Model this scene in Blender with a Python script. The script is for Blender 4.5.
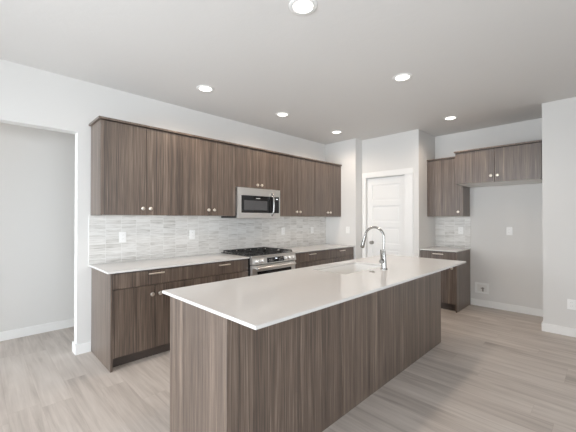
import bpy, bmesh, math, random
from mathutils import Vector, Matrix
random.seed(4)
for o in list(bpy.data.objects):
    bpy.data.objects.remove(o, do_unlink=True)
scene = bpy.context.scene
C = scene.collection
PI = math.pi

# ------------------------------------------------------------------ camera, light, exposure
H_CAM = 1.353
cam = bpy.data.cameras.new('camera'); cam_o = bpy.data.objects.new('camera', cam); C.objects.link(cam_o)
cam.sensor_width = 36; cam.lens = 315.59 / 576 * 36; cam.clip_start = 0.02
cam_o.location = (0, -3.712, H_CAM)
cam_o.rotation_euler = (PI / 2 + 0.008, 0, 0.788 - PI / 2)
scene.camera = cam_o

w = bpy.data.worlds.new('world'); scene.world = w; w.use_nodes = True
bg = w.node_tree.nodes['Background']; bg.inputs[0].default_value = (0.80, 0.90, 1.0, 1); bg.inputs[1].default_value = 1.0

def area(name, loc, rot, sx, sy, power, col):
    l = bpy.data.lights.new(name, 'AREA'); l.shape = 'RECTANGLE'; l.size = sx; l.size_y = sy; l.energy = power; l.color = col
    o = bpy.data.objects.new(name, l); C.objects.link(o); o.location = loc; o.rotation_euler = rot
    return o
XW, YW = -2.4, -7.4           # inner faces of the walls behind the camera
DAY = (0.89, 0.95, 1.0)
area('added_hall_fill', (-2.6 - 0.30, 0.56, 1.35), (0, -PI / 2, 0), 1.6, 0.7, 85, DAY)  # added fill from the unseen hall end, brightens cabinet end panels and hall
area('daylight_patio_glass', (XW - 0.30, -2.10, 1.05), (0, -PI / 2 + 0.20, 0), 2.2, 3.3, 420, DAY)
area('daylight_rear_window', (-0.2, YW - 0.30, 1.25), (PI / 2 + 0.18, 0, 0), 3.9, 1.9, 325, DAY)
LAMP_POWER = 42
LAMP_COL = (1.0, 0.82, 0.66)

hl = bpy.data.lights.new('hall_ceiling_lamp', 'POINT'); hl.energy = 4; hl.color = LAMP_COL; hl.shadow_soft_size = 0.08
hlo = bpy.data.objects.new('hall_ceiling_lamp', hl); C.objects.link(hlo); hlo.location = (-0.45, 0.45, 2.60)
vs = scene.view_settings
vs.view_transform = 'Standard'; vs.look = 'None'; vs.gamma = 1; vs.use_curve_mapping = False
vs.exposure = -0.60
scene.cycles.max_bounces = 14; scene.cycles.diffuse_bounces = 8

# ------------------------------------------------------------------ materials
def new_mat(name):
    m = bpy.data.materials.new(name); m.use_nodes = True
    nt = m.node_tree
    return m, nt, nt.nodes['Principled BSDF']

def N(nt, t, **kw):
    n = nt.nodes.new(t)
    for k, v in kw.items():
        setattr(n, k, v)
    return n

def plain(name, col, rough=0.5, metal=0.0, noise=0.0, spec=0.5, bump=0.0, bscale=60):
    m, nt, b = new_mat(name)
    b.inputs['Base Color'].default_value = (*col, 1)
    b.inputs['Roughness'].default_value = rough
    b.inputs['Metallic'].default_value = metal
    b.inputs['Specular IOR Level'].default_value = spec
    tc = N(nt, 'ShaderNodeTexCoord'); nz = N(nt, 'ShaderNodeTexNoise'); nz.inputs['Scale'].default_value = bscale
    nt.links.new(tc.outputs['Object'], nz.inputs['Vector'])
    if noise:
        mx = N(nt, 'ShaderNodeMix', data_type='RGBA'); mx.inputs[6].default_value = (*[c * (1 - noise) for c in col], 1)
        mx.inputs[7].default_value = (*[min(1, c * (1 + noise)) for c in col], 1)
        nt.links.new(nz.outputs['Fac'], mx.inputs[0]); nt.links.new(mx.outputs[2], b.inputs['Base Color'])
    if bump:
        bp = N(nt, 'ShaderNodeBump'); bp.inputs['Strength'].default_value = bump; bp.inputs['Distance'].default_value = 0.004
        nt.links.new(nz.outputs['Fac'], bp.inputs['Height']); nt.links.new(bp.outputs[0], b.inputs['Normal'])
    return m

def ramp(nt, stops):
    r = N(nt, 'ShaderNodeValToRGB'); e = r.color_ramp.elements
    e[0].position, e[0].color = stops[0][0], (*stops[0][1], 1)
    e[1].position, e[1].color = stops[-1][0], (*stops[-1][1], 1)
    for p, c in stops[1:-1]:
        k = e.new(p); k.color = (*c, 1)
    return r

def math_node(nt, op, a, b=None):
    n = N(nt, 'ShaderNodeMath', operation=op)
    for i, v in enumerate((a, b)):
        if v is None: continue
        if isinstance(v, (int, float)): n.inputs[i].default_value = v
        else: nt.links.new(v, n.inputs[i])
    return n.outputs[0]

def wood_mat(name):
    m, nt, b = new_mat(name)
    tc = N(nt, 'ShaderNodeTexCoord'); sp = N(nt, 'ShaderNodeSeparateXYZ'); nt.links.new(tc.outputs['Object'], sp.inputs[0])
    oi = N(nt, 'ShaderNodeObjectInfo')
    h = math_node(nt, 'ADD', sp.outputs['X'], math_node(nt, 'MULTIPLY', sp.outputs['Y'], 1.17))
    h = math_node(nt, 'ADD', h, math_node(nt, 'MULTIPLY', oi.outputs['Random'], 37.0))
    def streak(sx, sz, detail, off):
        cv = N(nt, 'ShaderNodeCombineXYZ')
        nt.links.new(math_node(nt, 'MULTIPLY', h, sx), cv.inputs[0])
        nt.links.new(math_node(nt, 'MULTIPLY', sp.outputs['Z'], sz), cv.inputs[1])
        cv.inputs[2].default_value = off
        nz = N(nt, 'ShaderNodeTexNoise'); nz.inputs['Scale'].default_value = 1; nz.inputs['Detail'].default_value = detail
        nz.inputs['Roughness'].default_value = 0.6
        nt.links.new(cv.outputs[0], nz.inputs['Vector'])
        return nz.outputs['Fac']
    a = streak(20, 0.25, 1, 1.3); bb = streak(95, 0.5, 2, 7.7); cc = streak(200, 2.5, 2, 4.1)
    s = math_node(nt, 'ADD', math_node(nt, 'MULTIPLY', a, 0.22), math_node(nt, 'MULTIPLY', bb, 0.30))
    s = math_node(nt, 'ADD', s, math_node(nt, 'MULTIPLY', cc, 0.48))
    r = ramp(nt, [(0.35, (0.022, 0.012, 0.008)), (0.45, (0.070, 0.045, 0.031)), (0.54, (0.128, 0.089, 0.065)), (0.65, (0.27, 0.202, 0.157))])
    nt.links.new(s, r.inputs[0]); nt.links.new(r.outputs[0], b.inputs['Base Color'])
    b.inputs['Roughness'].default_value = 0.60; b.inputs['Specular IOR Level'].default_value = 0.5
    b.inputs['Coat Weight'].default_value = 1.0; b.inputs['Coat Roughness'].default_value = 0.38; b.inputs['Coat IOR'].default_value = 1.55
    bp = N(nt, 'ShaderNodeBump'); bp.inputs['Strength'].default_value = 0.12; bp.inputs['Distance'].default_value = 0.001
    nt.links.new(cc, bp.inputs['Height']); nt.links.new(bp.outputs[0], b.inputs['Normal'])
    return m

def floor_mat():
    m, nt, b = new_mat('vinyl_plank')
    tc = N(nt, 'ShaderNodeTexCoord'); sp = N(nt, 'ShaderNodeSeparateXYZ'); nt.links.new(tc.outputs['Object'], sp.inputs[0])
    row = math_node(nt, 'FLOOR', math_node(nt, 'DIVIDE', math_node(nt, 'ADD', sp.outputs['X'], 20.03), 0.182))
    w1 = N(nt, 'ShaderNodeTexWhiteNoise', noise_dimensions='1D'); nt.links.new(row, w1.inputs['W'])
    yy = math_node(nt, 'ADD', math_node(nt, 'DIVIDE', math_node(nt, 'ADD', sp.outputs['Y'], 30.0), 1.22), w1.outputs['Value'])
    col = math_node(nt, 'FLOOR', yy)
    cv = N(nt, 'ShaderNodeCombineXYZ'); nt.links.new(row, cv.inputs[0]); nt.links.new(col, cv.inputs[1])
    w2 = N(nt, 'ShaderNodeTexWhiteNoise', noise_dimensions='2D'); nt.links.new(cv.outputs[0], w2.inputs['Vector'])
    g = N(nt, 'ShaderNodeCombineXYZ')
    nt.links.new(math_node(nt, 'MULTIPLY', sp.outputs['X'], 24.0), g.inputs[0])
    nt.links.new(math_node(nt, 'MULTIPLY', sp.outputs['Y'], 1.3), g.inputs[1])
    nt.links.new(math_node(nt, 'MULTIPLY', w2.outputs['Value'], 50.0), g.inputs[2])
    nz = N(nt, 'ShaderNodeTexNoise'); nz.inputs['Scale'].default_value = 1; nz.inputs['Detail'].default_value = 5; nz.inputs['Roughness'].default_value = 0.62
    nz.inputs['Distortion'].default_value = 0.6
    nt.links.new(g.outputs[0], nz.inputs['Vector'])
    g2 = N(nt, 'ShaderNodeCombineXYZ')
    nt.links.new(math_node(nt, 'MULTIPLY', sp.outputs['X'], 5.0), g2.inputs[0])
    nt.links.new(math_node(nt, 'MULTIPLY', sp.outputs['Y'], 1.6), g2.inputs[1])
    nt.links.new(math_node(nt, 'MULTIPLY', w2.outputs['Value'], 20.0), g2.inputs[2])
    nb = N(nt, 'ShaderNodeTexNoise'); nb.inputs['Scale'].default_value = 1; nb.inputs['Detail'].default_value = 2
    nt.links.new(g2.outputs[0], nb.inputs['Vector'])
    s = math_node(nt, 'ADD', math_node(nt, 'MULTIPLY', nz.outputs['Fac'], 0.58), math_node(nt, 'MULTIPLY', w2.outputs['Value'], 0.10))
    s = math_node(nt, 'ADD', s, math_node(nt, 'MULTIPLY', nb.outputs['Fac'], 0.32))
    r = ramp(nt, [(0.28, (0.315, 0.272, 0.242)), (0.50, (0.500, 0.448, 0.408)), (0.72, (0.630, 0.578, 0.533))])
    nt.links.new(s, r.inputs[0])
    fx = math_node(nt, 'FRACT', math_node(nt, 'DIVIDE', math_node(nt, 'ADD', sp.outputs['X'], 20.03), 0.182))
    ex = math_node(nt, 'ABSOLUTE', math_node(nt, 'SUBTRACT', fx, 0.5))
    fy = math_node(nt, 'ABSOLUTE', math_node(nt, 'SUBTRACT', math_node(nt, 'FRACT', yy), 0.5))
    j = math_node(nt, 'MAXIMUM', math_node(nt, 'GREATER_THAN', ex, 0.4935), math_node(nt, 'GREATER_THAN', fy, 0.4988))
    mx = N(nt, 'ShaderNodeMix', data_type='RGBA'); mx.inputs[7].default_value = (0.22, 0.165, 0.13, 1)
    nt.links.new(math_node(nt, 'MULTIPLY', j, 0.22), mx.inputs[0]); nt.links.new(r.outputs[0], mx.inputs[6])
    nt.links.new(mx.outputs[2], b.inputs['Base Color'])
    b.inputs['Roughness'].default_value = 0.42
    bp = N(nt, 'ShaderNodeBump'); bp.inputs['Strength'].default_value = 0.15; bp.inputs['Distance'].default_value = 0.002
    nt.links.new(nz.outputs['Fac'], bp.inputs['Height']); nt.links.new(bp.outputs[0], b.inputs['Normal'])
    return m

def tile_mat():
    m, nt, b = new_mat('striated_tile')
    tc = N(nt, 'ShaderNodeTexCoord'); sp = N(nt, 'ShaderNodeSeparateXYZ'); nt.links.new(tc.outputs['Object'], sp.inputs[0])
    cv = N(nt, 'ShaderNodeCombineXYZ'); nt.links.new(sp.outputs['X'], cv.inputs[0]); nt.links.new(sp.outputs['Z'], cv.inputs[1])
    br = N(nt, 'ShaderNodeTexBrick'); br.offset = 0.0
    br.inputs['Scale'].default_value = 1; br.inputs['Brick Width'].default_value = 0.153; br.inputs['Row Height'].default_value = 0.0505
    br.inputs['Mortar Size'].default_value = 0.0016; br.inputs['Bias'].default_value = 0.0; br.inputs['Mortar Smooth'].default_value = 0.0
    br.inputs['Color1'].default_value = (0, 0, 0, 1); br.inputs['Color2'].default_value = (1, 1, 1, 1)
    nt.links.new(cv.outputs[0], br.inputs['Vector'])
    g = N(nt, 'ShaderNodeCombineXYZ')
    nt.links.new(math_node(nt, 'MULTIPLY', sp.outputs['X'], 6.0), g.inputs[0])
    nt.links.new(math_node(nt, 'MULTIPLY', sp.outputs['Z'], 75.0), g.inputs[1])
    nt.links.new(math_node(nt, 'MULTIPLY', br.outputs['Color'], 30.0), g.inputs[2])
    nz = N(nt, 'ShaderNodeTexNoise'); nz.inputs['Scale'].default_value = 1; nz.inputs['Detail'].default_value = 3; nz.inputs['Roughness'].default_value = 0.65
    nt.links.new(g.outputs[0], nz.inputs['Vector'])
    s = math_node(nt, 'ADD', math_node(nt, 'MULTIPLY', nz.outputs['Fac'], 0.85), math_node(nt, 'MULTIPLY', br.outputs['Color'], 0.15))
    r = ramp(nt, [(0.28, (0.42, 0.405, 0.38)), (0.42, (0.60, 0.585, 0.56)), (0.62, (0.74, 0.73, 0.71))])
    nt.links.new(s, r.inputs[0])
    mx = N(nt, 'ShaderNodeMix', data_type='RGBA'); mx.inputs[7].default_value = (0.78, 0.775, 0.76, 1)
    nt.links.new(br.outputs['Fac'], mx.inputs[0]); nt.links.new(r.outputs[0], mx.inputs[6])
    nt.links.new(mx.outputs[2], b.inputs['Base Color'])
    b.inputs['Roughness'].default_value = 0.35
    bp = N(nt, 'ShaderNodeBump'); bp.inputs['Strength'].default_value = 0.35; bp.inputs['Distance'].default_value = 0.002
    nt.links.new(nz.outputs['Fac'], bp.inputs['Height']); nt.links.new(bp.outputs[0], b.inputs['Normal'])
    return m

def steel_mat(name, col, rough, horiz=True):
    m, nt, b = new_mat(name)
    tc = N(nt, 'ShaderNodeTexCoord'); mp = N(nt, 'ShaderNodeMapping'); mp.inputs['Scale'].default_value = (3, 3, 300) if horiz else (300, 300, 3)
    nz = N(nt, 'ShaderNodeTexNoise'); nz.inputs['Scale'].default_value = 1
    nt.links.new(tc.outputs['Object'], mp.inputs[0]); nt.links.new(mp.outputs[0], nz.inputs['Vector'])
    r = ramp(nt, [(0.2, tuple(c * 0.93 for c in col)), (0.8, col)])
    nt.links.new(nz.outputs['Fac'], r.inputs[0]); nt.links.new(r.outputs[0], b.inputs['Base Color'])
    b.inputs['Metallic'].default_value = 1; b.inputs['Roughness'].default_value = rough
    return m

def glass_mat():
    m, nt, b = new_mat('window_glass')
    nt.nodes.remove(b); out = nt.nodes['Material Output']
    tr = N(nt, 'ShaderNodeBsdfTransparent'); gl = N(nt, 'ShaderNodeBsdfGlossy'); gl.inputs['Roughness'].default_value = 0.02
    fr = N(nt, 'ShaderNodeFresnel'); mx = N(nt, 'ShaderNodeMixShader')
    nt.links.new(fr.outputs[0], mx.inputs[0]); nt.links.new(tr.outputs[0], mx.inputs[1]); nt.links.new(gl.outputs[0], mx.inputs[2])
    nt.links.new(mx.outputs[0], out.inputs[0])
    return m

def emit_mat(name, col, strength):
    m, nt, b = new_mat(name)
    b.inputs['Base Color'].default_value = (0.9, 0.9, 0.9, 1)
    b.inputs['Emission Color'].default_value = (*col, 1); b.inputs['Emission Strength'].default_value = strength
    return m

M = dict(
    wall=plain('wall_paint', (0.705, 0.697, 0.682), 0.65, bump=0.10, bscale=90),
    ceil=plain('ceiling_texture_paint', (0.72, 0.712, 0.70), 0.8, bump=0.3, bscale=22),
    trim=plain('white_trim_paint', (0.83, 0.83, 0.82), 0.35, noise=0.01),
    floor=floor_mat(), wood=wood_mat('brown_linear_laminate'), tile=tile_mat(),
    dark=plain('shade_toned_toe_board', (0.085, 0.066, 0.056), 0.5, noise=0.1),  # shadow of the toe recess put into the board colour
    gap=plain('carcass_edge', (0.05, 0.038, 0.032), 0.6, noise=0.1),
    white=plain('white_melamine', (0.78, 0.77, 0.75), 0.45, noise=0.01),
    quartz=plain('white_quartz', (0.675, 0.665, 0.652), 0.10, noise=0.015, bscale=35),
    plastic=plain('white_plastic', (0.85, 0.85, 0.84), 0.3, noise=0.01),
    slot=plain('dark_slot', (0.10, 0.10, 0.10), 0.5, noise=0.05),
    nickel=steel_mat('warm_nickel', (0.90, 0.84, 0.76), 0.32),
    chrome=steel_mat('brushed_faucet_steel', (0.36, 0.355, 0.345), 0.27, False),
    steel=steel_mat('stainless_steel', (0.93, 0.92, 0.90), 0.33),
    iron=plain('cast_iron', (0.018, 0.018, 0.018), 0.55, noise=0.2, bump=0.2, bscale=200),
    black=plain('black_enamel', (0.015, 0.015, 0.016), 0.25, noise=0.1),
    bglass=plain('black_glass', (0.012, 0.012, 0.013), 0.06, noise=0.05),
    mesh=plain('oven_screen_grey', (0.085, 0.085, 0.088), 0.25, noise=0.1),
    mark=plain('pale_print', (0.7, 0.7, 0.7), 0.5, noise=0.02),
    led=emit_mat('display_digits', (0.8, 0.9, 1.0), 1.5),
    lens=emit_mat('downlight_lens', (1.0, 0.93, 0.84), 6.0),
    glass=glass_mat(),
    sink=plain('white_sink', (0.80, 0.795, 0.78), 0.2, noise=0.01),
    brass=plain('dark_nickel', (0.36, 0.34, 0.31), 0.28, 1.0, noise=0.1),
    grass=plain('lawn', (0.16, 0.2, 0.09), 0.9, noise=0.3),
)

# ------------------------------------------------------------------ mesh helpers
def bm_new(): return bmesh.new()

def box(bm, x0, x1, y0, y1, z0, z1, bev=0.0):
    x0, x1 = min(x0, x1), max(x0, x1); y0, y1 = min(y0, y1), max(y0, y1); z0, z1 = min(z0, z1), max(z0, z1)
    v = [bm.verts.new((x, y, z)) for x in (x0, x1) for y in (y0, y1) for z in (z0, z1)]
    f = [bm.faces.new([v[i] for i in q]) for q in ((0, 1, 3, 2), (4, 6, 7, 5), (0, 4, 5, 1), (2, 3, 7, 6), (0, 2, 6, 4), (1, 5, 7, 3))]
    if bev:
        es = list({e for q in f for e in q.edges})
        bmesh.ops.bevel(bm, geom=es, offset=bev, segments=2, profile=0.6, affect='EDGES')

def cyl(bm, p0, p1, r0, r1=None, seg=20):
    p0, p1 = Vector(p0), Vector(p1); r1 = r0 if r1 is None else r1
    d = p1 - p0
    rot = d.to_track_quat('Z', 'Y').to_matrix().to_4x4()
    bmesh.ops.create_cone(bm, cap_ends=True, segments=seg, radius1=r0, radius2=r1, depth=d.length,
                          matrix=Matrix.Translation((p0 + p1) / 2) @ rot)

def lathe(bm, prof, axis='Z', center=(0, 0, 0), seg=24):
    # prof: (radius, height) list; axis Z up, 'F' = facing -Y (height runs to -Y)
    rings = []
    for r, h in prof:
        ring = []
        for k in range(seg):
            a = 2 * PI * k / seg
            x, y = r * math.cos(a), r * math.sin(a)
            p = (x, y, h) if axis == 'Z' else (x, -h, y)
            ring.append(bm.verts.new((p[0] + center[0], p[1] + center[1], p[2] + center[2])))
        rings.append(ring)
    for a, b in zip(rings, rings[1:]):
        for k in range(seg):
            bm.faces.new((a[k], a[(k + 1) % seg], b[(k + 1) % seg], b[k]))
    bm.faces.new(rings[0]); bm.faces.new(rings[-1])

def tube(bm, pts, r, seg=14):
    pts = [Vector(p) for p in pts]; rs = r if isinstance(r, (list, tuple)) else [r] * len(pts)
    rings = []; n = None
    for i, p in enumerate(pts):
        t = (pts[min(i + 1, len(pts) - 1)] - pts[max(i - 1, 0)]).normalized()
        if n is None:
            n = t.orthogonal().normalized()
        n = (n - t * n.dot(t)).normalized(); b = t.cross(n)
        rings.append([bm.verts.new(p + (n * math.cos(2 * PI * k / seg) + b * math.sin(2 * PI * k / seg)) * rs[i]) for k in range(seg)])
    for a, b in zip(rings, rings[1:]):
        for k in range(seg):
            bm.faces.new((a[k], a[(k + 1) % seg], b[(k + 1) % seg], b[k]))
    bm.faces.new(rings[0]); bm.faces.new(rings[-1])

def obj(name, bm, mat, parent=None, smooth=False):
    bmesh.ops.recalc_face_normals(bm, faces=bm.faces)
    me = bpy.data.meshes.new(name); bm.to_mesh(me); bm.free()
    me.materials.append(M[mat])
    if smooth:
        for p in me.polygons: p.use_smooth = True
        me.set_sharp_from_angle(angle=math.radians(40))
    o = bpy.data.objects.new(name, me); C.objects.link(o)
    if parent is not None: o.parent = parent
    return o

def bobj(name, mat, parent, *a, bev=0.0):
    bm = bm_new(); box(bm, *a, bev=bev); return obj(name, bm, mat, parent)

def tag(o, label, cat, group=None):
    o['label'] = label; o['category'] = cat
    if group: o['group'] = group
    return o

def thing(name, label, cat, loc=(0, 0, 0), rotz=0, group=None):
    o = bpy.data.objects.new(name, None); C.objects.link(o)
    o.location = loc; o.rotation_euler = (0, 0, rotz); o.empty_display_size = 0.1
    return tag(o, label, cat, group)

def struct(name, mat, *boxes, parent=None):
    bm = bm_new()
    for b in boxes: box(bm, *b)
    o = obj(name, bm, mat, parent)
    if parent is None: o['kind'] = 'structure'
    return o

def dup(root, loc, label, rotz=None, group=None):
    r = root.copy(); C.objects.link(r); r.location = loc; r['label'] = label
    if rotz is not None: r.rotation_euler = (0, 0, rotz)
    if group: r['group'] = group
    for ch in list(root.children):
        c = ch.copy(); C.objects.link(c); c.parent = r
        for g in list(ch.children):
            d = g.copy(); C.objects.link(d); d.parent = c
    return r

# ------------------------------------------------------------------ structure
ZC = 2.745
XE, YP = 4.687, -0.664            # end wall of the cabinet run, its outside corner
XP, YQ = 4.897, -1.671            # pantry door wall
XB = 5.565                        # back wall of the fridge alcove
XR, YR = 4.868, -3.177            # right wall, its outside corner
XO, ZH = 0.730, 2.217             # hall opening jamb and head
XO2 = -1.25
T = 0.12
YH = 1.002                         # far wall of the hall

struct('floor', 'floor', (XW, XB, YW, 0, -0.05, 0), (-2.6, 2.4, 0, YH, -0.05, 0))
struct('ceiling', 'ceil', (XW - T, XB + T, YW - T, T, ZC, ZC + 0.05), (-2.6 - T, 2.4 + T, T, YH + T, ZC, ZC + 0.05))
struct('wall_left', 'wall', (XO, XE + T, 0, T, 0, ZC), (XW - T, XO2, 0, T, 0, ZC), (XO2, XO, 0, T, ZH, ZC))
struct('wall_hall', 'wall', (-2.6, 2.4, YH, YH + T, 0, ZC), (2.4, 2.4 + T, T, YH + T, 0, ZC), (-2.6 - T, -2.6, T, YH + T, 0, 0.5), (-2.6 - T, -2.6, T, YH + T, 2.2, ZC), (-2.6 - T, -2.6, T, 0.2, 0.5, 2.2), (-2.6 - T, -2.6, 0.92, YH + T, 0.5, 2.2))
struct('wall_end', 'wall', (XE, XE + T, YP, 0, 0, ZC), (XE + T, XP + T, YP, YP + T, 0, ZC))
DY0, DY1, DZ = -0.742, -1.446, 2.055   # door opening
struct('wall_pantry', 'wall', (XP, XP + T, DY0, YP, 0, ZC), (XP, XP + T, DY1, DY0, DZ, ZC), (XP, XP + T, YQ, DY1, 0, ZC),
       (XP + T, XB + T, YQ, YQ + T, 0, ZC), (XB, XB + T, YQ + T, T, 0, ZC), (XE + T, XB, 0, T, 0, ZC))
struct('wall_back', 'wall', (XB, XB + T, YR, YQ, 0, ZC))
struct('wall_right', 'wall', (XR, XB + T, YW - T, YR, 0, ZC))
# walls behind the camera, with their glazing
PY0, PY1, PZ = -3.75, -0.45, 2.25
struct('wall_patio', 'wall', (XW - T, XW, YW, PY0, 0, ZC), (XW - T, XW, PY1, 0, 0, ZC), (XW - T, XW, PY0, PY1, PZ, ZC))
RX0, RX1, RZ0, RZ1 = -2.1, 1.8, 0.35, 2.30
struct('wall_rear', 'wall', (XW - T, RX0, YW - T, YW, 0, ZC), (RX1, XR, YW - T, YW, 0, ZC), (RX0, RX1, YW - T, YW, 0, RZ0), (RX0, RX1, YW - T, YW, RZ1, ZC))

def glazing(name, axis, a0, a1, z0, z1, plane, n):
    bm = bm_new(); f = 0.05; step = (a1 - a0) / n; g = bm_new()
    def bx(b, u0, u1, w0, w1, d0, d1):
        if axis == 'Y': box(b, plane - d1, plane - d0, u0, u1, w0, w1)
        else: box(b, u0, u1, plane - d1, plane - d0, w0, w1)
    bx(bm, a0, a1, z0, z0 + f, 0.03, 0.09); bx(bm, a0, a1, z1 - f, z1, 0.03, 0.09)
    for i in range(n + 1):
        c = a0 + i * step; c0 = min(max(c - f / 2, a0), a1 - f)
        bx(bm, c0, c0 + f, z0 + f, z1 - f, 0.03, 0.09)
    bx(g, a0 + 0.02, a1 - 0.02, z0 + 0.02, z1 - 0.02, 0.055, 0.062)
    o = obj(name, bm, 'trim'); o['kind'] = 'structure'
    obj('pane', g, 'glass', o)
glazing('window_1', 'Y', PY0, PY1, 0.0, PZ, XW, 3)
glazing('window_2', 'X', RX0, RX1, RZ0, RZ1, YW, 3)

glazing('added_hall_glazing', 'Y', 0.2, 0.92, 0.5, 2.2, -2.6, 1)  # unseen opening added so the hall fill reaches the end panels

# baseboards: 100 mm high with a slight top bevel
def baseboard(name, *segs):
    bm = bm_new()
    for s in segs: box(bm, *s, 0, 0.100, bev=0.003)
    o = obj(name, bm, 'trim'); o['kind'] = 'structure'
B = 0.014
baseboard('baseboard_left', (XO - B, 0.853, -B, 0), (XO - B, XO, 0, T + B), (XW, XO2 + B, -B, 0), (XO2, XO2 + B, 0, T + B))
baseboard('baseboard_hall', (-2.6, 2.4, YH - B, YH))
baseboard('baseboard_pantry', (XP - B, XP, YQ - B, -1.600))
baseboard('baseboard_back', (XB - B, XB, YR, -2.206))
baseboard('baseboard_right', (XR - B, XR, YW, YR + B), (XR, XB - B, YR, YR + B))

# pantry door
door = thing('door_1', 'white five panel pantry door', 'door', (XP + 0.034, (DY0 + DY1) / 2, 0)); 
for k in ('label', 'category'): del door[k]
door['kind'] = 'structure'
W2 = abs(DY1 - DY0) / 2 - 0.003
def door_leaf():
    bm = bm_new(); z0, z1 = 0.008, DZ - 0.003
    st = 0.098
    box(bm, 0.012, 0.030, -W2 + 0.002, W2 - 0.002, z0, z1)
    for s in (-1, 1): box(bm, 0.0, 0.032, s * W2, s * (W2 - st), z0, z1, bev=0.004)
    rails = [(z0, 0.20)]; ph = (z1 - 0.12 - 0.20 - 4 * 0.095) / 5; z = 0.20
    for i in range(4):
        z += ph; rails.append((z, z + 0.095)); z += 0.095
    rails.append((z + ph, z1))
    for a, b in rails: box(bm, 0.0, 0.032, -W2 + st - 0.002, W2 - st + 0.002, a, b, bev=0.004)
    for (a, b), (c, d) in zip(rails, rails[1:]): box(bm, 0.006, 0.02, -W2 + st + 0.03, W2 - st - 0.03, b + 0.03, c - 0.03, bev=0.004)
    return bm
obj('door_leaf', door_leaf(), 'trim', door)
bm = bm_new()
xo = -0.034
box(bm, xo - 0.018, xo - 0.001, W2 + 0.004, W2 + 0.073, 0, DZ + 0.006, bev=0.002)
box(bm, xo - 0.018, xo - 0.001, -W2 - 0.004, -W2 - 0.139, 0, DZ + 0.006, bev=0.002)
box(bm, xo - 0.024, xo - 0.001, -W2 - 0.150, W2 + 0.073, DZ + 0.006, DZ + 0.098, bev=0.003)
obj('casing', bm, 'trim', door)
bm = bm_new(); lathe(bm, [(0.030, 0.0), (0.030, 0.008), (0.012, 0.012), (0.012, 0.035), (0.026, 0.045), (0.029, 0.058), (0.024, 0.068), (0.008, 0.072)], 'F')
bmesh.ops.rotate(bm, verts=bm.verts, cent=(0, 0, 0), matrix=Matrix.Rotation(-PI / 2, 3, 'Z'))
bmesh.ops.translate(bm, verts=bm.verts, vec=(-0.0005, -0.846 - (DY0 + DY1) / 2, 0.937))
obj('door_knob', bm, 'brass', door, True)

# ------------------------------------------------------------------ cabinets
DT = 0.019                         # door thickness
G = 0.0018                         # half of a door gap
def knob(parent, x, y, z):
    bm = bm_new(); lathe(bm, [(0.010, 0), (0.0075, 0.004), (0.007, 0.013), (0.016, 0.018), (0.0195, 0.023), (0.018, 0.028), (0.010, 0.031), (0.002, 0.0318)], 'F', (x, y, z), 20)
    return obj('knob', bm, 'nickel', parent, True)

def pull(parent, x, y, z, w=0.150):
    bm = bm_new()
    for s in (-1, 1): cyl(bm, (x + s * (w / 2 - 0.018), y, z), (x + s * (w / 2 - 0.018), y - 0.026, z), 0.0048, seg=12)
    tube(bm, [(x - w / 2, y - 0.028, z), (x + w / 2, y - 0.028, z)], 0.0072, 12)
    return obj('handle', bm, 'nickel', parent, True)

def front(kind, parent, x0, x1, z0, z1, y):
    bm = bm_new(); box(bm, x0 + G, x1 - G, y - DT, y, z0 + G, z1 - G, bev=0.0012)
    return obj(kind, bm, 'wood', parent)

def upper_cabinet(label, x0, x1, z0, z1, depth, group, loc=None, rot=0, knobs=None, left_side=True, right_side=True, seam=None, kz=0.07, single=False, y_back=-0.002):
    base = thing('upper_cabinet', label, 'cabinet', loc or (x0, y_back, z0), rot, group)
    w, h, d = x1 - x0 - 0.002, z1 - z0, depth - DT - 0.001
    s = 0.018
    bm = bm_new()
    box(bm, s + 0.001, w - s - 0.001, -d + 0.002, 0, 0.020, h)              # carcass box
    obj('carcass', bm, 'gap', base)
    bobj('bottom_panel', 'white', base, s, w - s, -d, 0, 0.003, 0.019)
    bobj('side_panel', 'wood', base, 0, s, -d, 0, 0, h)
    bobj('side_panel', 'wood', base, w - s, w, -d, 0, 0, h)
    y = -d - 0.001
    if single:
        dr = front('door', base, 0, w, 0, h - 0.004, y); knob(dr, w - 0.062, y - DT, kz)
    else:
        m = (seam - x0) if seam else w / 2
        dl = front('door', base, 0, m, 0, h - 0.004, y); knob(dl, m - 0.038, y - DT, kz)
        dr = front('door', base, m, w, 0, h - 0.004, y); knob(dr, m + 0.038, y - DT, kz)
    return base

ZU, ZT = 1.385, 2.295
UX = [0.844, 1.655, 2.389, 3.141, 3.955, XE - 0.002]
GU = 'wall cabinets on the cooking wall'
upper_cabinet('tall wall cabinet at the hall end of the upper row, exposed side panel', UX[0], UX[1], ZU, ZT, 0.357, GU, seam=1.263)
upper_cabinet('tall two door wall cabinet just left of the microwave', UX[1], UX[2], ZU, ZT, 0.357, GU, seam=2.023)
upper_cabinet('short two door wall cabinet directly above the microwave', UX[2], UX[3], 1.764, ZT, 0.357, GU, seam=2.772, kz=0.045)
upper_cabinet('tall two door wall cabinet just right of the microwave', UX[3], UX[4], ZU, ZT, 0.357, GU, seam=3.550)
upper_cabinet('tall two door wall cabinet touching the end wall beside the pantry door', UX[4], UX[5], ZU, ZT, 0.357, GU, seam=4.312)

def crown(label, x0, x1, yb, yf, z, loc, rot=0):
    bm = bm_new(); box(bm, x0, x1, yf, yb, 0, 0.020, bev=0.002)
    o = obj('cabinet_crown_strip', bm, 'wood'); o.location = loc; o.rotation_euler = (0, 0, rot)
    return tag(o, label, 'trim strip', 'crown strips on the wall cabinets')
crown('long brown crown strip along the top of the upper cabinet row on the cooking wall', -0.022, UX[5] - UX[0], 0, -0.378, 0, (UX[0], -0.002, ZT + 0.001))

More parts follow.
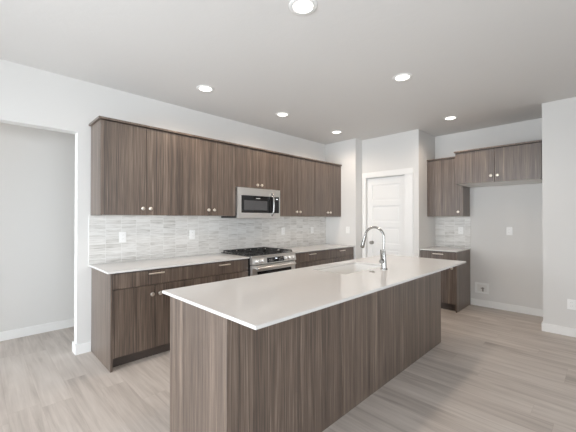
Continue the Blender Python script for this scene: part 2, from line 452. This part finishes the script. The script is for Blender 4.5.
def base_cabinet(label, x0, x1, ztop, depth, group, loc=None, rot=0, seam=None, left_full=False, right_full=False, single=False, drawer=True, y_back=-0.002):
    b = thing('base_cabinet', label, 'cabinet', loc or (x0, y_back, 0), rot, group)
    w = x1 - x0 - 0.002; d = depth - DT - 0.001; s = 0.018; tk = 0.105
    bobj('carcass', 'gap', b, s + 0.001, w - s - 0.001, -d + 0.002, 0, tk, ztop)
    for (a0, a1, full) in ((0, s, left_full), (w - s, w, right_full)):
        if full: bobj('side_panel', 'wood', b, a0, a1, -d - DT - 0.018, 0, 0, ztop)
        else:
            bm = bm_new(); box(bm, a0, a1, -d, 0, tk, ztop); box(bm, a0, a1, -d + 0.06, 0, 0, tk); obj('side_panel', bm, 'wood', b)
    bobj('toe_kick', 'dark', b, s + 0.001, w - s - 0.001, -d + 0.055, -d + 0.07, 0, tk - 0.001)
    y = -d - 0.001; xl = s + 0.003 if left_full else 0; xr = w - s - 0.003 if right_full else w
    zd = ztop - 0.150 if drawer else ztop - 0.006
    m = (seam - x0) if seam else (xl + xr) / 2
    if drawer:
        dw = front('drawer', b, xl, xr, zd, ztop - 0.008, y); pull(dw, m if not single else (xl + xr) / 2 + 0.020, y - DT, ztop - 0.040)
    if single:
        dr = front('door', b, xl, xr, tk, zd - 0.001, y); knob(dr, xr - 0.045, y - DT, zd - 0.085)
    else:
        dl = front('door', b, xl, m, tk, zd - 0.001, y); knob(dl, m - 0.038, y - DT, zd - 0.088)
        dr = front('door', b, m, xr, tk, zd - 0.001, y); knob(dr, m + 0.038, y - DT, zd - 0.088)
    return b
ZK = 0.884
BT = ZK - 0.019
GB = 'base cabinets on the cooking wall'
BX = [0.855, 1.650, 2.387, 3.157, 3.958, XE - 0.002]
base_cabinet('base cabinet at the hall end of the left counter, with the full exposed side panel', BX[0], BX[1], BT, 0.622, GB, seam=1.256, left_full=True)
base_cabinet('base cabinet just left of the stainless range, under the left counter', BX[1], BX[2], BT, 0.622, GB, seam=2.030)
base_cabinet('base cabinet just right of the stainless range', BX[3], BX[4], BT, 0.622, GB, seam=3.566)
base_cabinet('base cabinet against the end wall, farthest right under the cooking wall counter', BX[4], BX[5], BT, 0.622, GB, seam=4.316)

def slab(name, label, x0, x1, y0, y1, z1, group=None, th=0.018):
    bm = bm_new(); box(bm, 0, x1 - x0, y0, y1, 0, th, bev=0.002)
    o = obj(name, bm, 'quartz'); o.location = (x0, 0, z1 - th)
    return tag(o, label, 'countertop', group)
GC = 'white quartz countertops along the walls'
slab('countertop', 'white quartz countertop on the left of the range, ending at the hall', 0.829, 2.387, -0.648, -0.002, ZK, GC)
slab('countertop', 'white quartz countertop between the range and the end wall', 3.157, XE - 0.002, -0.648, -0.002, ZK, GC)
slab('countertop', 'small white quartz countertop in the nook beside the fridge space', 4.914, XB - 0.002, -2.212, YQ - 0.002, ZK, GC)

# backsplashes
def splash(label, w, z0, z1, loc, rot=0):
    bm = bm_new(); box(bm, 0, w, -0.009, 0, 0, z1 - z0)
    o = obj('tile_backsplash', bm, 'tile'); o.location = loc; o.rotation_euler = (0, 0, rot)
    return tag(o, label, 'backsplash', 'striated tile backsplashes')
splash('long pale grey striated tile backsplash behind the range and counters', XE - 0.003 - 0.829, ZK + 0.001, ZU - 0.001, (0.829, -0.0005, ZK + 0.001))
splash('small pale grey tile backsplash in the nook above the small counter', 0.537, ZK + 0.001, ZU - 0.001, (XB - 0.0005, YQ - 0.002, ZK + 0.001), -PI / 2)

# nook and fridge cabinets (facing -X)
R90 = -PI / 2
upper_cabinet('single door wall cabinet in the nook left of the fridge space', 0, 0.530, ZU, ZT - 0.014, 0.342, 'wall cabinets around the fridge space',
              loc=(XB - 0.002, YQ - 0.002, ZU), rot=R90, single=True)
fc_y0 = -2.203; fc_w = abs(YR) - 0.003 - 2.203
upper_cabinet('deep two door cabinet above the empty fridge space', 0, fc_w, 1.838, ZT - 0.008, 0.690, 'wall cabinets around the fridge space',
              loc=(XB - 0.002, fc_y0, 1.838), rot=R90, seam=0.479, kz=0.085)
crown('short crown strip on the nook wall cabinet', 0, 0.528, 0, -0.357, 0, (XB - 0.002, YQ - 0.002, ZT - 0.013), R90)
crown('crown strip on the cabinet above the fridge space', -0.015, fc_w, 0, -0.706, 0, (XB - 0.002, fc_y0, ZT - 0.007), R90)
base_cabinet('single door base cabinet under the small nook counter', 0, 0.533, BT, 0.629, None, loc=(XB - 0.002, YQ - 0.002, 0), rot=R90, right_full=True, single=True)

# ------------------------------------------------------------------ island
IX0, IX1, IY0, IY1 = 0.858, 3.627, -2.438, -1.799
ZI = 0.904; IT = ZI - 0.018
isl = thing('kitchen_island', 'large brown laminate island under the white sink countertop', 'kitchen island', (IX0, IY1, 0))
L = IX1 - IX0; Dp = IY1 - IY0
bm = bm_new()
box(bm, 0.03, L - 0.03, -Dp + 0.022, -0.022, 0.105, IT - 0.26); box(bm, 0.03, L - 0.03, -Dp + 0.022, -0.10, 0.0, 0.105)
box(bm, 0.03, 1.26, -Dp + 0.022, -0.022, IT - 0.26, IT - 0.001); box(bm, 2.20, L - 0.03, -Dp + 0.022, -0.022, IT - 0.26, IT - 0.001)
box(bm, 0.03, L - 0.03, -Dp + 0.021, -Dp + 0.05, IT - 0.26, IT - 0.001); box(bm, 0.03, L - 0.03, -0.05, -0.022, IT - 0.26, IT - 0.001)
obj('carcass', bm, 'gap', isl)
bobj('end_panel', 'wood', isl, 0.0, 0.02, -Dp + 0.0215, -0.094, 0, IT - 0.001, bev=0.001)
bobj('filler_strip', 'wood', isl, 0.001, 0.02, -0.092, -0.021, 0, IT - 0.001)
bobj('end_panel', 'wood', isl, L - 0.02, L, -Dp + 0.0215, -0.021, 0, IT - 0.001, bev=0.001)
cuts = [0.0, 0.935, 1.87, L]
for a, b in zip(cuts, cuts[1:]):
    bobj('back_panel', 'wood', isl, a + (0.0008 if a else 0), b - (0.0008 if b < L else 0), -Dp, -Dp + 0.02, 0, IT - 0.001, bev=0.001)
seams = [0.022, 0.48, 1.24, 2.22, L - 0.022]
for i, (a, b) in enumerate(zip(seams, seams[1:])):
    mid = (a + b) / 2
    bm = bm_new(); box(bm, a + G, b - G, -0.020, -0.001, 0.107, IT - 0.010, bev=0.001)
    dr = obj('door', bm, 'wood', isl)
bobj('toe_kick', 'dark', isl, 0.03, L - 0.03, -0.098, -0.085, 0, 0.104)

# countertop with the sink cut-out
CX0, CX1, CY0, CY1 = 0.835, 3.665, -2.682, -1.757
SX0, SX1, SY0, SY1 = 2.12, 2.80, -2.240, -1.880
def slab_hole():
    th = 0.017; bm = bm_new()
    xs = [CX0, SX0, SX1, CX1]; ys = [CY0, SY0, SY1, CY1]
    V = {(i, j, k): bm.verts.new((xs[i] - CX0, ys[j] - CY0, k * th)) for i in range(4) for j in range(4) for k in (0, 1)}
    for i in range(3):
        for j in range(3):
            if (i, j) == (1, 1): continue
            for k in (0, 1): bm.faces.new([V[i, j, k], V[i + 1, j, k], V[i + 1, j + 1, k], V[i, j + 1, k]])
    for i in range(3):
        for j in (0, 3): bm.faces.new([V[i, j, 0], V[i + 1, j, 0], V[i + 1, j, 1], V[i, j, 1]])
        for a in (0, 3): bm.faces.new([V[a, i, 0], V[a, i + 1, 0], V[a, i + 1, 1], V[a, i, 1]])
    for j in (1, 2):
        bm.faces.new([V[1, j, 0], V[2, j, 0], V[2, j, 1], V[1, j, 1]]); bm.faces.new([V[j, 1, 0], V[j, 2, 0], V[j, 2, 1], V[j, 1, 1]])
    es = [e for e in bm.edges if len(e.link_faces) == 2 and abs(e.link_faces[0].normal.dot(e.link_faces[1].normal)) < 0.5]
    bmesh.ops.recalc_face_normals(bm, faces=bm.faces)
    bmesh.ops.bevel(bm, geom=es, offset=0.002, segments=2, affect='EDGES')
    return bm
ct = obj('island_countertop', slab_hole(), 'quartz'); ct.location = (CX0, CY0, ZI - 0.017)
tag(ct, 'long white quartz island countertop with the sink cut-out and overhang', 'countertop')

# undermount sink
bm = bm_new(); d = 0.21; e = 0.012
sx, sy = (SX1 - SX0) / 2, (SY1 - SY0) / 2
def ring(hx, hy, z, r):
    vs_ = []
    for cx, cy, a0 in ((hx - r, hy - r, 0), (-hx + r, hy - r, PI / 2), (-hx + r, -hy + r, PI), (hx - r, -hy + r, 1.5 * PI)):
        for k in range(5):
            a = a0 + k * PI / 8
            vs_.append(bm.verts.new((cx + r * math.cos(a), cy + r * math.sin(a), z)))
    return vs_
R = [ring(sx + 0.02, sy + 0.02, 0, 0.04), ring(sx - 0.002, sy - 0.002, 0, 0.03), ring(sx - 0.008, sy - 0.008, -d + 0.03, 0.04), ring(sx - 0.04, sy - 0.04, -d, 0.05)]
Ro = [ring(sx + 0.02, sy + 0.02, -0.01, 0.04), ring(sx + 0.008, sy + 0.008, -0.012, 0.03), ring(sx + 0.004, sy + 0.004, -d + 0.02, 0.04), ring(sx - 0.03, sy - 0.03, -d - 0.01, 0.05)]
for RR in (R, Ro):
    for a, b in zip(RR, RR[1:]):
        n = len(a)
        for k in range(n): bm.faces.new((a[k], a[(k + 1) % n], b[(k + 1) % n], b[k]))
    bm.faces.new(RR[-1])
n = len(R[0])
for k in range(n): bm.faces.new((R[0][k], R[0][(k + 1) % n], Ro[0][(k + 1) % n], Ro[0][k]))
sk = thing('kitchen_sink', 'white undermount sink set in the island beside the gooseneck faucet', 'sink', ((SX0 + SX1) / 2, (SY0 + SY1) / 2, ZI - 0.0175))
obj('basin', bm, 'sink', sk, True)
bm = bm_new(); lathe(bm, [(0.045, -d + 0.0005), (0.045, -d + 0.004), (0.03, -d + 0.003), (0.005, -d + 0.002)]); obj('drain', bm, 'chrome', sk, True)

# faucet
FX, FY = 2.568, -2.332
fa = thing('kitchen_faucet', 'tall brushed steel gooseneck faucet on the island counter', 'faucet', (FX, FY, ZI), 0)
bm = bm_new(); lathe(bm, [(0.030, 0), (0.030, 0.006), (0.0235, 0.012), (0.021, 0.06), (0.0175, 0.11), (0.0135, 0.16), (0.0115, 0.165)]); obj('base', bm, 'chrome', fa, True)
r = 0.094; zc = 0.276
pts = [(0, 0, 0.16), (0, 0, 0.22)] + [(0, r - r * math.cos(a), zc + r * math.sin(a)) for a in [k * (PI * 0.93) / 22 for k in range(23)]]
bm = bm_new(); tube(bm, pts, 0.0105, 16); obj('neck', bm, 'chrome', fa, True)
e_ = Vector(pts[-1]); t_ = (Vector(pts[-1]) - Vector(pts[-2])).normalized()
bm = bm_new(); tube(bm, [e_ + t_ * 0.001, e_ + t_ * 0.02, e_ + t_ * 0.09, e_ + t_ * 0.117, e_ + t_ * 0.120], [0.0115, 0.0125, 0.0165, 0.018, 0.016], 16); sp_ = obj('spray_head', bm, 'chrome', fa, True)
bm = bm_new(); tube(bm, [e_ + t_ * 0.1202, e_ + t_ * 0.124], 0.014, 16); obj('nozzle', bm, 'slot', sp_, True)
bm = bm_new(); cyl(bm, (-0.02, 0, 0.075), (-0.055, 0, 0.075), 0.017, seg=18); tube(bm, [(-0.046, 0, 0.085), (-0.058, -0.004, 0.13), (-0.066, -0.006, 0.178)], [0.0075, 0.0068, 0.006], 12)
obj('handle', bm, 'chrome', fa, True)
bm = bm_new(); lathe(bm, [(0.026, 0), (0.026, 0.004), (0.020, 0.006), (0.019, 0.009), (0.012, 0.010), (0.002, 0.0102)])
o = obj('air_switch_button', bm, 'brass', None, True); o.location = (2.377, -2.325, ZI)
tag(o, 'small round steel button on the island counter, left of the faucet base', 'sink button')

# ------------------------------------------------------------------ range
RXL, RXR = 2.390, 3.154; RW = RXR - RXL
rg = thing('gas_range', 'stainless slide-in gas range with black grates, set in the cooking wall counter', 'range', (RXL, -0.012, -0.027))
bobj('body', 'black', rg, 0.002, RW - 0.002, -0.635, 0, 0.03, 0.895)
for x in (0.05, RW - 0.05):
    for y in (-0.06, -0.58):
        bm = bm_new(); cyl(bm, (x, y, 0.0275), (x, y, 0.031), 0.018, seg=14); obj('foot', bm, 'black', rg)
bobj('cooktop', 'black', rg, 0.0, RW, -0.648, 0, 0.897, 0.918, bev=0.003)
bobj('cooktop_front_trim', 'steel', rg, 0.0, RW, -0.676, -0.649, 0.893, 0.918, bev=0.003)
# control panel leaning back
bm = bm_new()
v = [bm.verts.new(p) for p in [(0, -0.640, 0.812), (0, -0.690, 0.812), (0, -0.675, 0.892), (0, -0.640, 0.892), (RW, -0.640, 0.812), (RW, -0.690, 0.812), (RW, -0.675, 0.892), (RW, -0.640, 0.892)]]
for q in ((0, 1, 2, 3), (7, 6, 5, 4), (0, 4, 5, 1), (1, 5, 6, 2), (2, 6, 7, 3), (3, 7, 4, 0)): bm.faces.new([v[i] for i in q])
cp = obj('control_panel', bm, 'steel', rg)
sl = math.atan2(0.015, 0.080)
def on_panel(bm, x, z, off=0.0):
    bmesh.ops.rotate(bm, verts=bm.verts, cent=(0, 0, 0), matrix=Matrix.Rotation(-sl, 3, 'X'))
    bmesh.ops.translate(bm, verts=bm.verts, vec=(x, -0.690 + (z - 0.812) * 0.015 / 0.080 - off, z))
bm = bm_new(); box(bm, -0.145, 0.145, -0.003, 0, -0.030, 0.030); on_panel(bm, 0.385, 0.853, 0.0005); disp = obj('display', bm, 'bglass', cp)
bm = bm_new()
for k, xx in enumerate((-0.014, -0.004, 0.006, 0.016)): box(bm, xx, xx + 0.006, -0.004, -0.0035, 0.006, 0.020)
on_panel(bm, 0.390, 0.853, 0.0008); obj('clock_digits', bm, 'led', disp)
for xx in (-0.11, -0.085, -0.06, 0.055, 0.08, 0.105):
    for zz in (-0.018, 0.004):
        bm = bm_new(); box(bm, xx, xx + 0.012, -0.004, -0.0035, zz, zz + 0.005)
        on_panel(bm, 0.385, 0.853, 0.0008); obj('touch_key', bm, 'mark', disp)
for x in (0.075, 0.155, 0.560, 0.630, 0.700):
    bm = bm_new(); lathe(bm, [(0.027, 0), (0.027, 0.004), (0.0225, 0.006), (0.021, 0.030), (0.018, 0.034), (0.003, 0.0345)], 'F'); box(bm, -0.004, 0.004, -0.040, -0.030, -0.019, 0.019)
    on_panel(bm, x, 0.853, 0.0005); obj('knob', bm, 'steel', cp, True)
# oven door
od = bobj('oven_door', 'steel', rg, 0.004, RW - 0.004, -0.676, -0.637, 0.205, 0.800, bev=0.004)
bobj('window', 'bglass', od, 0.085, RW - 0.085, -0.680, -0.6765, 0.33, 0.725)
bm = bm_new(); tube(bm, [(0.05, -0.726, 0.770), (RW - 0.05, -0.726, 0.770)], 0.013, 16)
for x in (0.075, RW - 0.075): box(bm, x - 0.012, x + 0.012, -0.726, -0.6765, 0.760, 0.780)
obj('handle', bm, 'steel', od, True)
bobj('storage_drawer', 'steel', rg, 0.004, RW - 0.004, -0.672, -0.637, 0.05, 0.198, bev=0.004)
# grates: three cast-iron sections
def grate(x0, x1):
    bm = bm_new(); y0, y1 = -0.625, -0.035; z0, z1 = 0.936, 0.948; b = 0.011
    for x in (x0, x1 - b): box(bm, x, x + b, y0, y1, z0, z1)
    for y in (y0, (y0 + y1) / 2 - b / 2, y1 - b): box(bm, x0, x1, y, y + b, z0, z1)
    for x, y in ((x0, y0), (x0, y1 - b), (x1 - b, y0), (x1 - b, y1 - b), (x0, -0.33), (x1 - b, -0.33)): box(bm, x, x + b, y, y + b, 0.9185, z0)
    cx = (x0 + x1) / 2
    for cy in (-0.185, -0.475):
        for sx_, sy_ in ((1, 0), (-1, 0), (0, 1), (0, -1)):
            if sx_: box(bm, cx + sx_ * 0.03, cx + sx_ * (x1 - x0) / 2, cy - b / 2, cy + b / 2, z0, z1)
            else: box(bm, cx - b / 2, cx + b / 2, cy + sy_ * 0.03, cy + sy_ * 0.14, z0, z1)
    return bm
third = (RW - 0.03) / 3
for i in range(3):
    obj('grate', grate(0.015 + i * third + 0.002, 0.015 + (i + 1) * third - 0.002), 'iron', rg)
for x, y, rr in ((0.14, -0.185, 0.040), (0.14, -0.475, 0.048), (0.38, -0.33, 0.050), (0.62, -0.185, 0.036), (0.62, -0.475, 0.048)):
    bm = bm_new(); lathe(bm, [(rr, 0.9185), (rr, 0.928), (rr * 0.8, 0.929), (rr * 0.8, 0.933), (rr * 0.7, 0.935), (0.003, 0.9355)], 'Z', (x, y, 0)); obj('burner', bm, 'iron', rg, True)

# ------------------------------------------------------------------ microwave
MZ0, MZ1 = 1.361, 1.758; MH = MZ1 - MZ0
mw = thing('microwave', 'stainless over-the-range microwave with dark window and bar handle', 'microwave', (RXL + 0.003, -0.012, MZ0))
mwW = 0.743; Yf = -0.352
bobj('body', 'black', mw, 0, mwW, Yf, 0, 0, MH)
dW = 0.590
bm = bm_new()
T0, T1 = Yf - 0.034, Yf - 0.001
box(bm, 0, mwW, T0, T1, MH - 0.100, MH, bev=0.003); box(bm, 0, mwW, T0, T1, 0, 0.068, bev=0.003)
box(bm, 0, 0.055, T0, T1, 0.066, MH - 0.098); box(bm, mwW - 0.022, mwW, T0, T1, 0.066, MH - 0.098)
obj('steel_front', bm, 'steel', mw)
dg = bobj('door_glass', 'bglass', mw, 0.056, dW, T0 + 0.002, T1, 0.069, MH - 0.101)
bobj('window_screen', 'mesh', dg, 0.098, 0.500, T0 + 0.0005, T0 + 0.0015, 0.105, MH - 0.165)
bobj('logo_print', 'mark', dg, 0.30, 0.37, T0 + 0.0008, T0 + 0.0016, MH - 0.138, MH - 0.130)
cpn = bobj('control_panel', 'bglass', mw, dW + 0.002, mwW - 0.023, T0 + 0.002, T1, 0.069, MH - 0.101)
bobj('clock_display', 'led', cpn, dW + 0.075, dW + 0.108, T0 + 0.0008, T0 + 0.0016, MH - 0.138, MH - 0.126)
for r_ in range(6):
    for c_ in range(2):
        bm = bm_new(); box(bm, dW + 0.070 + c_ * 0.025, dW + 0.082 + c_ * 0.025, T0 + 0.0008, T0 + 0.0016, 0.095 + r_ * 0.028, 0.100 + r_ * 0.028)
        obj('touch_key', bm, 'mesh', cpn)
bm = bm_new(); hx = 0.580
tube(bm, [(hx, T0 - 0.002, MH - 0.055), (hx, T0 - 0.030, MH - 0.085), (hx, T0 - 0.045, MH - 0.13), (hx, T0 - 0.050, MH * 0.5), (hx, T0 - 0.045, 0.10), (hx, T0 - 0.030, 0.06), (hx, T0 - 0.002, 0.032)], 0.0125, 14)
obj('handle', bm, 'chrome', mw, True)
for k in range(2):
    bobj('grease_filter', 'steel', mw, 0.06 + k * 0.36, 0.33 + k * 0.36, -0.29, -0.10, -0.004, -0.0005)

# ------------------------------------------------------------------ outlets
def outlet(label, loc, rot, kind='outlet', group='wall plates'):
    t = thing('wall_outlet' if kind == 'outlet' else 'light_switch', label, 'outlet' if kind == 'outlet' else 'switch', loc, rot, group)
    bobj('cover_plate', 'plastic', t, -0.037, 0.037, -0.006, 0, -0.058, 0.058, bev=0.002)
    for s in (-1, 1):
        f_ = bobj('socket', 'plastic', t, -0.017, 0.017, -0.008, -0.0061, s * 0.021 - 0.014, s * 0.021 + 0.014, bev=0.001)
        bm = bm_new()
        for xx in (-0.0065, 0.0055): box(bm, xx, xx + 0.0015, -0.0085, -0.0081, s * 0.021 - 0.003, s * 0.021 + 0.006)
        obj('slot', bm, 'slot', f_)
    return t
YS = -0.0100
o1 = outlet('white outlet on the backsplash nearest the hall opening', (1.146, YS, 1.151), 0)
dup(o1, (1.967, YS, 1.150), 'white outlet on the backsplash left of the range, second from the hall')
dup(o1, (3.568, YS, 1.150), 'white outlet on the backsplash just right of the range')
dup(o1, (4.289, YS, 1.148), 'white outlet on the backsplash nearest the end wall')
dup(o1, (XB - 0.0105, -2.071, 1.160), 'white outlet on the small nook backsplash', R90)
dup(o1, (XB - 0.0005, -2.721, 1.170), 'white outlet on the bare wall inside the fridge space', R90)
dup(o1, (XR - 0.0005, -3.433, 0.368), 'white outlet low on the right hand wall', R90)

sw = outlet('faint white switch plate on the end wall beside the pantry door', (XE - 0.0005, -0.50, 1.15), R90, 'switch')
wb = thing('water_outlet_box', 'white square water valve box low on the wall in the fridge space', 'water box', (XB - 0.0005, -2.364, 0.281), R90)
bm = bm_new()
for a in ((-0.095, 0.095, 0.052, 0.080), (-0.095, 0.095, -0.080, -0.052), (-0.095, -0.066, -0.052, 0.052), (0.066, 0.095, -0.052, 0.052)): box(bm, a[0], a[1], -0.012, 0, a[2], a[3], bev=0.002)
obj('frame', bm, 'plastic', wb)
bobj('recess', 'white', wb, -0.066, 0.066, -0.003, -0.001, -0.052, 0.052)
bm = bm_new(); cyl(bm, (0.012, -0.004, -0.05), (0.012, -0.004, 0.0), 0.010, seg=14); cyl(bm, (0.012, -0.02, 0.0), (0.012, -0.003, 0.0), 0.014, seg=14); box(bm, -0.012, 0.036, -0.026, -0.0205, -0.006, 0.006)
obj('valve', bm, 'brass', wb, True)

# ------------------------------------------------------------------ recessed lights
def downlight(label, x, y):
    t = thing('recessed_light', label, 'ceiling light', (x, y, ZC), 0, 'recessed ceiling lights')
    bm = bm_new()
    seg = 32; prof = [(0.064, -0.002), (0.066, -0.006), (0.086, -0.0075), (0.094, -0.003), (0.095, -0.0006)]
    rings = [[bm.verts.new((rr * math.cos(2 * PI * k / seg), rr * math.sin(2 * PI * k / seg), z)) for k in range(seg)] for rr, z in prof]
    for a, b in zip(rings, rings[1:]):
        for k in range(seg): bm.faces.new((a[k], a[(k + 1) % seg], b[(k + 1) % seg], b[k]))
    obj('trim_ring', bm, 'trim', t, True)
    bm = bm_new(); lathe(bm, [(0.0635, -0.0006), (0.0635, -0.004), (0.05, -0.0055), (0.004, -0.006)], seg=32); obj('lens', bm, 'lens', t, True)
    l = bpy.data.lights.new('downlight_beam', 'SPOT'); l.energy = LAMP_POWER; l.color = LAMP_COL; l.spot_size = math.radians(164); l.spot_blend = 0.7; l.shadow_soft_size = 0.06
    lo = bpy.data.objects.new('downlight_beam', l); C.objects.link(lo); lo.location = (x, y, ZC - 0.02)
for lab, x, y in (('largest recessed ceiling light at the top edge, nearest the viewer', 1.520, -2.324),
                  ('recessed ceiling light above the left end of the upper cabinets', 1.749, -0.70),
                  ('recessed ceiling light above the wall cabinets near the microwave', 2.914, -0.68),
                  ('recessed ceiling light over the island, right of the large nearest one', 2.985, -2.31),
                  ('recessed ceiling light in front of the fridge cabinets', 4.665, -2.21),
                  ('recessed ceiling light at the far corner by the end wall', 4.126, -0.672)):
    downlight(lab, x, y)
